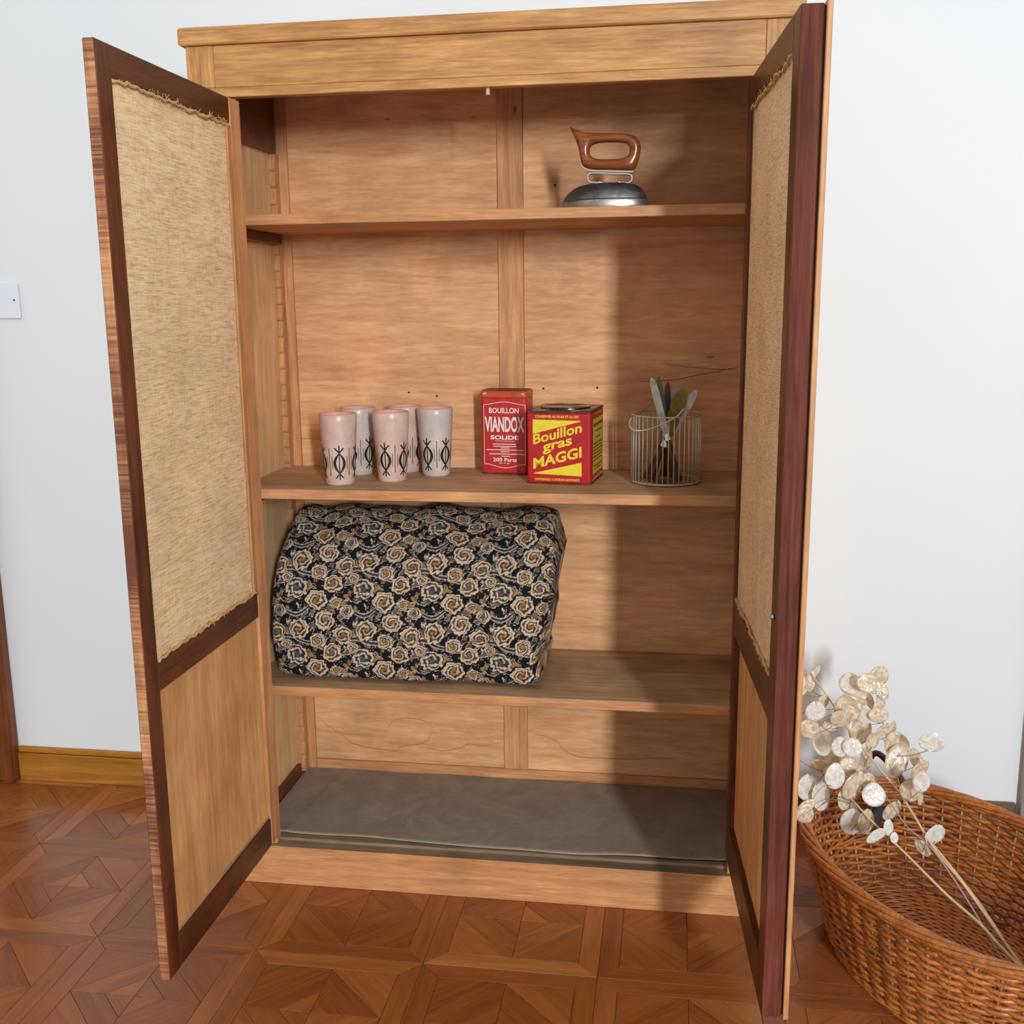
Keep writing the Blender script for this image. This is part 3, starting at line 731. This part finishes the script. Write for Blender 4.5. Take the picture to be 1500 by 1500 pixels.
def hit(th):                                               # outline point in direction th from the hole's centre
    best = None; d = Vector((math.cos(th), math.sin(th)))
    for i in range(len(osm)):
        a = Vector((osm[i-1].x-hx, osm[i-1].z-hz)); b = Vector((osm[i].x-hx, osm[i].z-hz)); e = b-a
        den = d.x*e.y-d.y*e.x
        if abs(den) < 1e-12: continue
        t = (a.x*e.y-a.y*e.x)/den; s_ = (a.x*d.y-a.y*d.x)/den
        if t > 0 and -1e-6 <= s_ <= 1+1e-6 and (best is None or t > best): best = t
    return best or .04
tipang = math.atan2(outer[0][1]-hz, outer[0][0]-hx)
for i in range(NS):
    th = tipang+2*PI*i/NS; ro = hit(th)
    c, s_ = abs(math.cos(th)), abs(math.sin(th)); aw = (hr_-hl)/2
    ri = 1/((c/aw)**3.2+(s_/hh)**3.2)**(1/3.2)
    rm, rw = (ro+ri)/2, (ro-ri)/2
    for k in range(10):
        ph = 2*PI*k/10; cc, ss = math.cos(ph), math.sin(ph)
        rr = rm+rw*math.copysign(abs(cc)**.75, cc); yy = .0125*math.copysign(abs(ss)**.75, ss)
        V.append((hx+rr*math.cos(th), yy, hz+rr*math.sin(th)))
for i in range(NS):
    j = (i+1) % NS; F += [(i*10+k, i*10+(k+1) % 10, j*10+(k+1) % 10, j*10+k) for k in range(10)]
mesh_obj('loop_handle', V, F, MT['iron_wood'], ir, smooth=True)

# ------------------------------------------------------------------ folded quilt
def quilt():
    prof = catmull([(0, .118, .449), (0, .098, .475), (0, .096, .53), (0, .104, .60), (0, .122, .67), (0, .160, .735), (0, .215, .780), (0, .275, .803),
                    (0, .335, .800), (0, .366, .76), (0, .372, .62), (0, .370, .48), (0, .355, .449), (0, .24, .4455)], 12, True)
    per = 12; fr = prof[:8*per]; bk = prof[8*per:][::4]
    def resample(P, n):
        d = [0]
        for a, b in zip(P[:-1], P[1:]): d.append(d[-1]+(b-a).length)
        out = []; j = 0
        for i in range(n):
            t = d[-1]*i/(n-1)
            while j < len(d)-2 and d[j+1] < t: j += 1
            f = (t-d[j])/max(1e-9, d[j+1]-d[j]); out.append(P[j].lerp(P[j+1], f))
        return out
    ring = resample(fr, 350)+[p for p in bk]
    ys = np.array([p.y for p in ring]); zs = np.array([p.z for p in ring]); ns = len(ring)
    arc = np.concatenate([[0], np.cumsum(np.hypot(np.diff(ys), np.diff(zs)))])
    nt = 470; T = np.linspace(0, 1, nt)
    T = .5-.5*np.cos(np.pi*(T*.94+.03)); T = (T-T[0])/(T[-1]-T[0]); T = .5*T+.5*np.linspace(0, 1, nt)
    cy, cz = .24, .62
    k = (np.clip(1-np.abs(2*T-1)**46, 0, 1))**(1/4.0); k[0] = k[-1] = .02
    zz, tt = np.meshgrid(zs, T); yy = np.meshgrid(ys, T)[0]; KK = k[:, None]
    z_ = cz+(zz-cz)*KK
    xl = .060+.014*np.clip((z_-.60)/.2, 0, 1)-.004*np.sin(12*z_); xr = .672+.030*np.clip((z_-.5)/.25, 0, 1)+.004*np.sin(46*z_)+.002*np.sin(95*z_+1)
    X = xl+(xr-xl)*tt
    ph = rng.uniform(0, 6.28, 12)
    puff = .0035*np.sin(X*31+ph[0])*np.sin(zz*22+ph[1])+.0022*np.sin(X*57+zz*38+ph[2])+.0016*np.sin(X*18-zz*70+ph[3])
    puff = puff*np.clip((zz-.47)/.06, 0, 1)
    low = zz < .52
    lift = .006*np.sin(X*13+1.0)+.004*np.sin(X*29)
    ny, nz = yy-cy, zz-cz; nl = np.hypot(ny, nz)+1e-6
    Y = cy+(ny*KK)+ny/nl*puff; Z = cz+(nz*KK)+nz/nl*puff
    Y = np.where(low & (yy < .2), Y+lift*.8, Y)
    Z = np.where(zz < .46, np.maximum(Z, .4455), Z); Z = np.maximum(Z, .4445)
    rad_ = np.hypot(Y-cy, Z-cz)
    X = X+np.clip((tt-.8)/.2, 0, 1)**2*np.clip((1-KK)/.5, 0, 1)*.006*np.cos(rad_/.034*2*np.pi)
    Y = np.clip(Y, .06, .378)
    # block print: repeat of roses, buds, leaves and vines
    U = X/.153; Vv = (np.meshgrid(arc, T)[0])/.153
    p = U % 1.0; q_ = Vv % 1.0
    def pn(seed, K):                                       # periodic noise
        r = np.random.default_rng(seed); o = np.zeros_like(p)
        for _ in range(14):
            a, b = r.integers(-K, K+1, 2); o += np.sin(2*np.pi*(a*p+b*q_)+r.uniform(0, 6.28))
        return o/3.7
    n1, n2, n3, n4 = pn(1, 5), pn(2, 9), pn(3, 14), pn(4, 8)
    C = lambda r, g_, b: np.array(lin(r, g_, b)[:3])
    col = np.zeros(p.shape+(3,)); col[:] = C(24, 24, 28)
    def put(mask, c): col[mask] = c
    leaf = (n2 > .35) & (n4 > -.5); put(leaf, C(92, 86, 82))
    put((np.abs(n2-.35) < .10) & (n4 > -.5), C(206, 184, 158))
    put((np.abs(n3) < .07) & (n1 > .0), C(188, 166, 142)); put((n4 > 1.0), C(158, 116, 62))
    for off, am, sl in ((.15, .09, 0), (.63, .08, .5)):    # vines
        v0 = off+am*np.sin(2*np.pi*(p+sl))+.03*np.sin(4*np.pi*p); dv = np.abs((q_-v0+.5) % 1-.5)
        put(dv < .030, C(206, 184, 158)); put(dv < .019, C(46, 52, 64))
    fl = [(.12, .26, .135, 0), (.36, .50, .115, 1), (.82, .43, .135, 2), (.52, .76, .125, 1), (.86, .83, .13, 3), (.24, .96, .125, 0), (.57, .10, .085, 2), (.14, .66, .10, 3), (.66, .58, .07, 0), (.40, .22, .075, 3)]
    for i, (fx_, fy_, R, ty) in enumerate(fl):
        R *= 1.14
        dx = (p-fx_+.5) % 1-.5; dy = (q_-fy_+.5) % 1-.5; r = np.hypot(dx, dy*1.05); th = np.arctan2(dy, dx)
        rr = r/R*(1+.055*np.sin((5+i % 3)*th+i)+.045*np.sin(11*th+2*i))+.06*n3+.05*n2
        put(rr < 1.12, C(22, 22, 26)); put(rr < 1.0, C(204, 180, 154))
        inner = rr < .86; base = [C(168, 144, 118), C(146, 108, 58), C(112, 104, 98), C(126, 104, 80)][ty]; put(inner, base)
        sw_ = np.sin(17*rr+(2 if i % 2 else -2)*th+i+1.2*n1)
        put(inner & (sw_ > .55), C(210, 188, 162)); put(inner & (sw_ < -.45), C(50, 45, 44))
        put((rr < .34) & (sw_ > -.2), [C(150, 108, 52), C(112, 106, 104), C(92, 88, 90), C(168, 122, 60)][ty])
    verts = np.stack([X, Y, Z], -1)
    c0 = np.array([.37, .24, .4445]); verts = verts-c0
    idx = np.arange(nt*ns).reshape(nt, ns); a = idx[:-1]; b = idx[1:]
    quads = np.stack([a, np.roll(a, -1, 1), np.roll(b, -1, 1), b], -1).reshape(-1, 4)
    me = bpy.data.meshes.new('folded_quilt'); fl_ = quads.tolist()+[list(map(int, idx[0][::-1])), list(map(int, idx[-1]))]
    me.from_pydata(verts.reshape(-1, 3).tolist(), [], fl_); me.update()
    at_ = me.color_attributes.new('print', 'FLOAT_COLOR', 'POINT')
    rgba = np.ones((nt*ns, 4), np.float32); rgba[:, :3] = col.reshape(-1, 3); at_.data.foreach_set('color', rgba.ravel())
    me.polygons.foreach_set('use_smooth', [True]*len(me.polygons))
    m, ntr, bs = new_mat('block_printed_cotton'); an = N(ntr, 'ShaderNodeAttribute', attribute_name='print')
    ntr.links.new(an.outputs['Color'], bs.inputs['Base Color']); bs.inputs['Roughness'].default_value = .9; bs.inputs['Specular IOR Level'].default_value = .15
    vec, rnd, raw = coords(ntr); bump(ntr, bs, noise(ntr, raw, 60, 4, .6), .25, .003)
    me.materials.append(m); o = bpy.data.objects.new('folded_quilt', me); COL.objects.link(o); o.location = c0
    tag(o, 'folded black cotton quilt block-printed with cream and ochre roses', 'quilt')
quilt()

# ------------------------------------------------------------------ switch plate
sp = empty('switch_plate', (-.716, YW, 1.2845), -.035); tag(sp, 'white square blank switch plate with one screw on the bare wall', 'switch')
box('plate', -.043, .043, -.0085, -.0012, -.0435, .0435, 'switch', sp, .0022)
o = lathe('screw_hole', [(.0026, 0), (.0026, .0006)], 'dark_hole', sp, n=12); o.rotation_euler = (PI/2, 0, 0); o.location = (.031, -.0084, .002)

# ------------------------------------------------------------------ wicker basket
KC = Vector((1.490, -.125, 0)); KA, KB = .364, .240; KT = math.atan2(-.907, .422); KH = .222
wk = empty('wicker_basket', KC); tag(wk, 'large oval brown wicker basket on the floor beside the cupboard', 'basket')
def kp(th, s, z, off=0.0):
    x, y = KA*s*math.cos(th), KB*s*math.sin(th)
    nx, ny = math.cos(th)/KA, math.sin(th)/KB; L_ = math.hypot(nx, ny); x += off*nx/L_; y += off*ny/L_
    return Vector((x*math.cos(KT)-y*math.sin(KT), x*math.sin(KT)+y*math.cos(KT), z))
def ks(z): return .775+.225*(z/KH)**.85
def karc(n):                                               # parameters evenly spaced along the oval
    th = np.linspace(0, 2*PI, 2001); d = np.hypot(KA*np.sin(th), KB*np.cos(th)); s = np.concatenate([[0], np.cumsum((d[1:]+d[:-1])/2)]); s /= s[-1]
    return np.interp(np.arange(n)/n, s, th)
NK = 46; TH = karc(NK*4)
V, F = [], []
for r in range(26):
    z = .011+r*.0079
    if r == 12: continue
    off = [.0058*math.cos(PI*i/4+PI*r) for i in range(NK*4)]
    zz = [z+.0012*math.sin(i*.37+r*1.9)+.0008*math.sin(i*1.3+r) for i in range(NK*4)]
    tube_geo([kp(TH[i], ks(z), zz[i], off[i]) for i in range(NK*4)], .0043, 6, True, V, F)
o = mesh_obj('woven_wall', V, F, MT['wicker'], wk, smooth=True); o['kind'] = 'stuff'
V, F = [], []
for k in range(3):                                         # the three-rod twist halfway up
    zc = .106; tube_geo([kp(TH[i], ks(zc), zc+.0045*math.sin(i*PI/6+k*2.094), .0055*math.cos(i*PI/6+k*2.094)) for i in range(NK*4)], .0034, 5, True, V, F)
mesh_obj('waling_band', V, F, MT['wicker'], wk, smooth=True)
V, F = [], []
for i in range(0, NK*4, 4): tube_geo([kp(TH[i], ks(z), z, 0) for z in (.004, .06, .12, .18, KH-.004)], .0026, 5, False, V, F)
mesh_obj('stakes', V, F, MT['wicker_stake'], wk, smooth=True)
V, F = [], []
for k in range(6):
    tube_geo([kp(TH[i], 1.0, KH-.003+.0075*math.sin(i*PI/20+k*PI/3), .0095*math.cos(i*PI/20+k*PI/3)) for i in range(NK*4)], .0046, 6, True, V, F)
mesh_obj('rim_border', V, F, MT['wicker'], wk, smooth=True)
V, F = [], []
for k in range(3): tube_geo([kp(TH[i], .775, .0055+.0035*math.sin(i*PI/12+k*2.094), .004+.005*math.cos(i*PI/12+k*2.094)) for i in range(NK*4)], .0038, 5, True, V, F)
mesh_obj('foot_border', V, F, MT['wicker'], wk, smooth=True)
V, F = [], []
for r in range(30):
    s_ = .76*(r+.5)/30; m_ = TH[::4]
    tube_geo([kp(m_[i], s_, .0075+.0016*math.cos(PI*i+PI*r), 0) for i in range(len(m_))], .0032, 4, True, V, F)
o = mesh_obj('woven_base', V, F, MT['wicker'], wk, smooth=True); o['kind'] = 'stuff'
h0 = at(1283, 1103, .195)-KC; h1 = at(1326, 1152, .19)-KC
V, F = [], []
hp = catmull([h0+Vector((-.02, 0, -.035)), h0, (h0+h1)/2+Vector((.004, 0, .006)), h1, h1+Vector((.012, -.004, -.03))], 6)
tube_geo(hp, [.007]*len(hp), 8, False, V, F); mesh_obj('leather_handle', V, F, MT['leather'], wk, smooth=True)
t0 = at(1285, 1193, .135)-KC
tb = box('label_tag', -.014, .014, -.002, .002, -.026, .026, 'black', wk, .0015); tb.location = t0; tb.rotation_euler = (-.25, .45, .1)
tw = box('tag_print', -.004, .004, -.0024, -.0021, -.016, -.006, 'wire', wk, 0); tw.location = t0; tw.rotation_euler = (-.25, .45, .1)

# ------------------------------------------------------------------ dried honesty branches
def depth(u, v):                                           # the bunch leans back from the basket floor to the wall side
    t = max(0, min(1, ((1484-u)*.6+(1398-v)*.8)/520)); return -.19+t*.36
stems = [
 ([(1484, 1398), (1412, 1296), (1371, 1247), (1322, 1168), (1280, 1116), (1241, 1066), (1224, 1038), (1205, 1010), (1188, 986)], 'stem', .0034, 'dry honesty branch reaching highest, with silver pods up to the wall'),
 ([(1480, 1392), (1436, 1325), (1398, 1276), (1356, 1222), (1326, 1172), (1312, 1130), (1300, 1085), (1290, 1045), (1283, 1010)], 'stem', .0028, 'dry honesty branch with a cluster of tan pods against the white wall'),
 ([(1462, 1396), (1430, 1340), (1395, 1285), (1362, 1240), (1330, 1212), (1300, 1170), (1276, 1132), (1255, 1095)], 'stem_mauve', .0022, 'dry honesty branch with a mauve lower stem in the basket'),
 ([(1474, 1396), (1436, 1354), (1386, 1310), (1324, 1248), (1282, 1208), (1252, 1176), (1230, 1154), (1205, 1130)], 'stem', .0036, 'dry honesty branch lying lowest, its pods over the basket rim'),
]
BR_ = []
for k, (px, mt, r0, lab) in enumerate(stems):
    dd = (.012, .03, -.004, -.02)[k]
    pts = [at(u, v, depth(u, v)+dd) for u, v in px]
    dv = (pts[0]-pts[2]).normalized(); pts.insert(0, pts[0]+dv*((pts[0].z-.018)/-dv.z))   # cut end resting on the basket floor
    base = Vector(pts[0]); b = empty('honesty_branch', base); tag(b, lab, 'dried flower', 'dried honesty branches in the wicker basket')
    sm = catmull(pts, 6); n = len(sm)
    tube('stem', [p-base for p in sm], [r0*(1-.65*i/n) for i in range(n)], mt, b, 6)
    BR_.append((b, base, sm, px))
pods = [(320,175,20,50,.5,0),(285,245,32,66,.15,0),(220,280,40,60,.1,0),(385,385,36,45,.4,0),(322,465,68,66,0,1),(275,590,70,62,.2,0),(375,685,70,85,.2,1),(575,262,66,70,0,1),(700,255,72,62,.5,0),
 (785,205,66,66,.3,0),(808,310,42,62,-.4,0),(560,440,90,90,0,0),(665,385,72,62,.3,0),(785,487,68,50,0,0),(800,390,45,40,.6,0),(510,515,82,56,.4,0),(650,600,86,95,0,0),(682,490,46,62,0,1),
 (503,722,55,58,0,1),(592,728,60,60,.3,1),(690,812,50,76,0,0),(820,610,42,62,.6,0),(890,580,22,50,0,0),(920,712,78,88,-.3,0),(918,822,74,100,.3,0),(1175,690,80,64,.1,1),(1062,812,40,62,-.4,0),
 (1085,890,44,74,.5,0),(1098,982,55,70,0,1),(1022,1040,70,78,.2,0),(465,940,68,82,.1,1),(262,1020,74,82,.3,1),(362,1085,66,94,0,1),(255,1162,74,34,-.65,0),(240,1212,60,62,0,0),(600,1012,72,98,.5,0),
 (702,970,55,50,0,0),(750,1075,76,70,0,1),(532,1102,50,72,.3,0),(592,1162,36,26,0,0),(585,1272,70,86,.2,1),(692,1272,56,78,.2,0),(770,1372,76,40,-.2,1),(857,1312,35,52,0,1),(900,1388,32,34,.3,1),
 (880,1190,42,76,.6,0),(1200,1366,78,64,.1,1),(360,862,62,42,.4,0),(172,765,44,40,.2,0),(160,1222,28,60,0,1),(190,452,26,60,0,0),(565,850,62,42,.2,0),(462,800,60,62,0,0),(1092,1105,20,40,0,0),(1108,1462,60,38,.8,0),(610,905,70,50,.5,0),(430,560,50,42,.3,0),(740,680,44,58,.2,0)]
PODM = {}
def pod_mesh(key, seed):
    if key in PODM: return PODM[key]
    r = random.Random(seed); V, F = [], []; n, m = 18, 4; ph = [r.uniform(0, 6) for _ in range(4)]
    for side in (0, 1):
        V.append((0, -.0006 if side else .0006, .0))
        for j in range(1, m+1):
            for i in range(n):
                a = 2*PI*i/n; rr = j/m*(1+.16*max(0, math.cos(a-PI/2))**8)
                bul = .05*(math.sin(3*rr*math.cos(a)+ph[0])*math.cos(2.6*rr*math.sin(a)+ph[1]))*(1-rr*.4)+.03*math.sin(7*rr*math.cos(a)+ph[2])*math.sin(6*rr*math.sin(a)+ph[3])
                V.append((rr*math.cos(a), bul+(-.012 if side else .012)*(1-.8*j/m), rr*math.sin(a)))
    n1 = 1+n*m
    for side in (0, 1):
        o = side*n1; f = []
        for i in range(n): f.append((o, o+1+i, o+1+(i+1) % n))
        for j in range(m-1):
            for i in range(n): f.append((o+1+j*n+i, o+1+(j+1)*n+i, o+1+(j+1)*n+(i+1) % n, o+1+j*n+(i+1) % n))
        F += [tuple(reversed(t)) for t in f] if not side else f
    for i in range(n): a, b = 1+(m-1)*n+i, 1+(m-1)*n+(i+1) % n; F.append((a, b, n1+b, n1+a))
    me = bpy.data.meshes.new('seed_pod'); me.from_pydata(V, [], F); me.update(); me.polygons.foreach_set('use_smooth', [True]*len(F))
    PODM[key] = me; return me
for i, (zx, zy, rx, ry, rot, white) in enumerate(pods):
    u, v = 1130+zx/5, 950+zy/5
    p = at(u, v, depth(u, v)+random.uniform(-.045, .045)+(-.02 if white else .01))
    if i in (33, 34, 49): p = at(u, v, -.085)                # these hang over the rim
    elif p.z < .27: p = at(u, v, max(p.y, -.1))
    sc = (p-CAM).dot(FW)/F_PX
    best = min(range(4), key=lambda k: min(math.hypot(a-u, (b_-v)*.7) for a, b_ in stems[k][0]))
    b, base, sm, px = BR_[best]
    me = pod_mesh((i % 4, white), i)
    if not me.materials: me.materials.append(MT['pod_white' if white else 'pod_tan'])
    o = bpy.data.objects.new('seed_pod', me); COL.objects.link(o); o.parent = b; o.location = p-base
    tx, tz = random.uniform(-.35, .35), random.uniform(-.5, .5)
    o.scale = (1.12*rx/5*sc/max(.6, math.cos(tz)), min(rx, ry)/5*sc, 1.12*ry/5*sc/max(.7, math.cos(tx)))
    o.rotation_euler = (tx-.2, rot, tz+.1)
    # thin twig from the pod's foot back to its stem
    foot = p+Vector((0, 0, -ry/5*sc*.8)); j = min(range(len(sm)), key=lambda k: (sm[k]-foot).length+(.02 if sm[k].z > foot.z else 0))
    mid = (foot+sm[j])/2+Vector((random.uniform(-.006, .006), 0, .03 if i in (33, 34, 49) else -.006))
    tube('twig', [q-base for q in catmull([foot, mid, sm[j]], 4)], .0007, 'twig', b, 4)
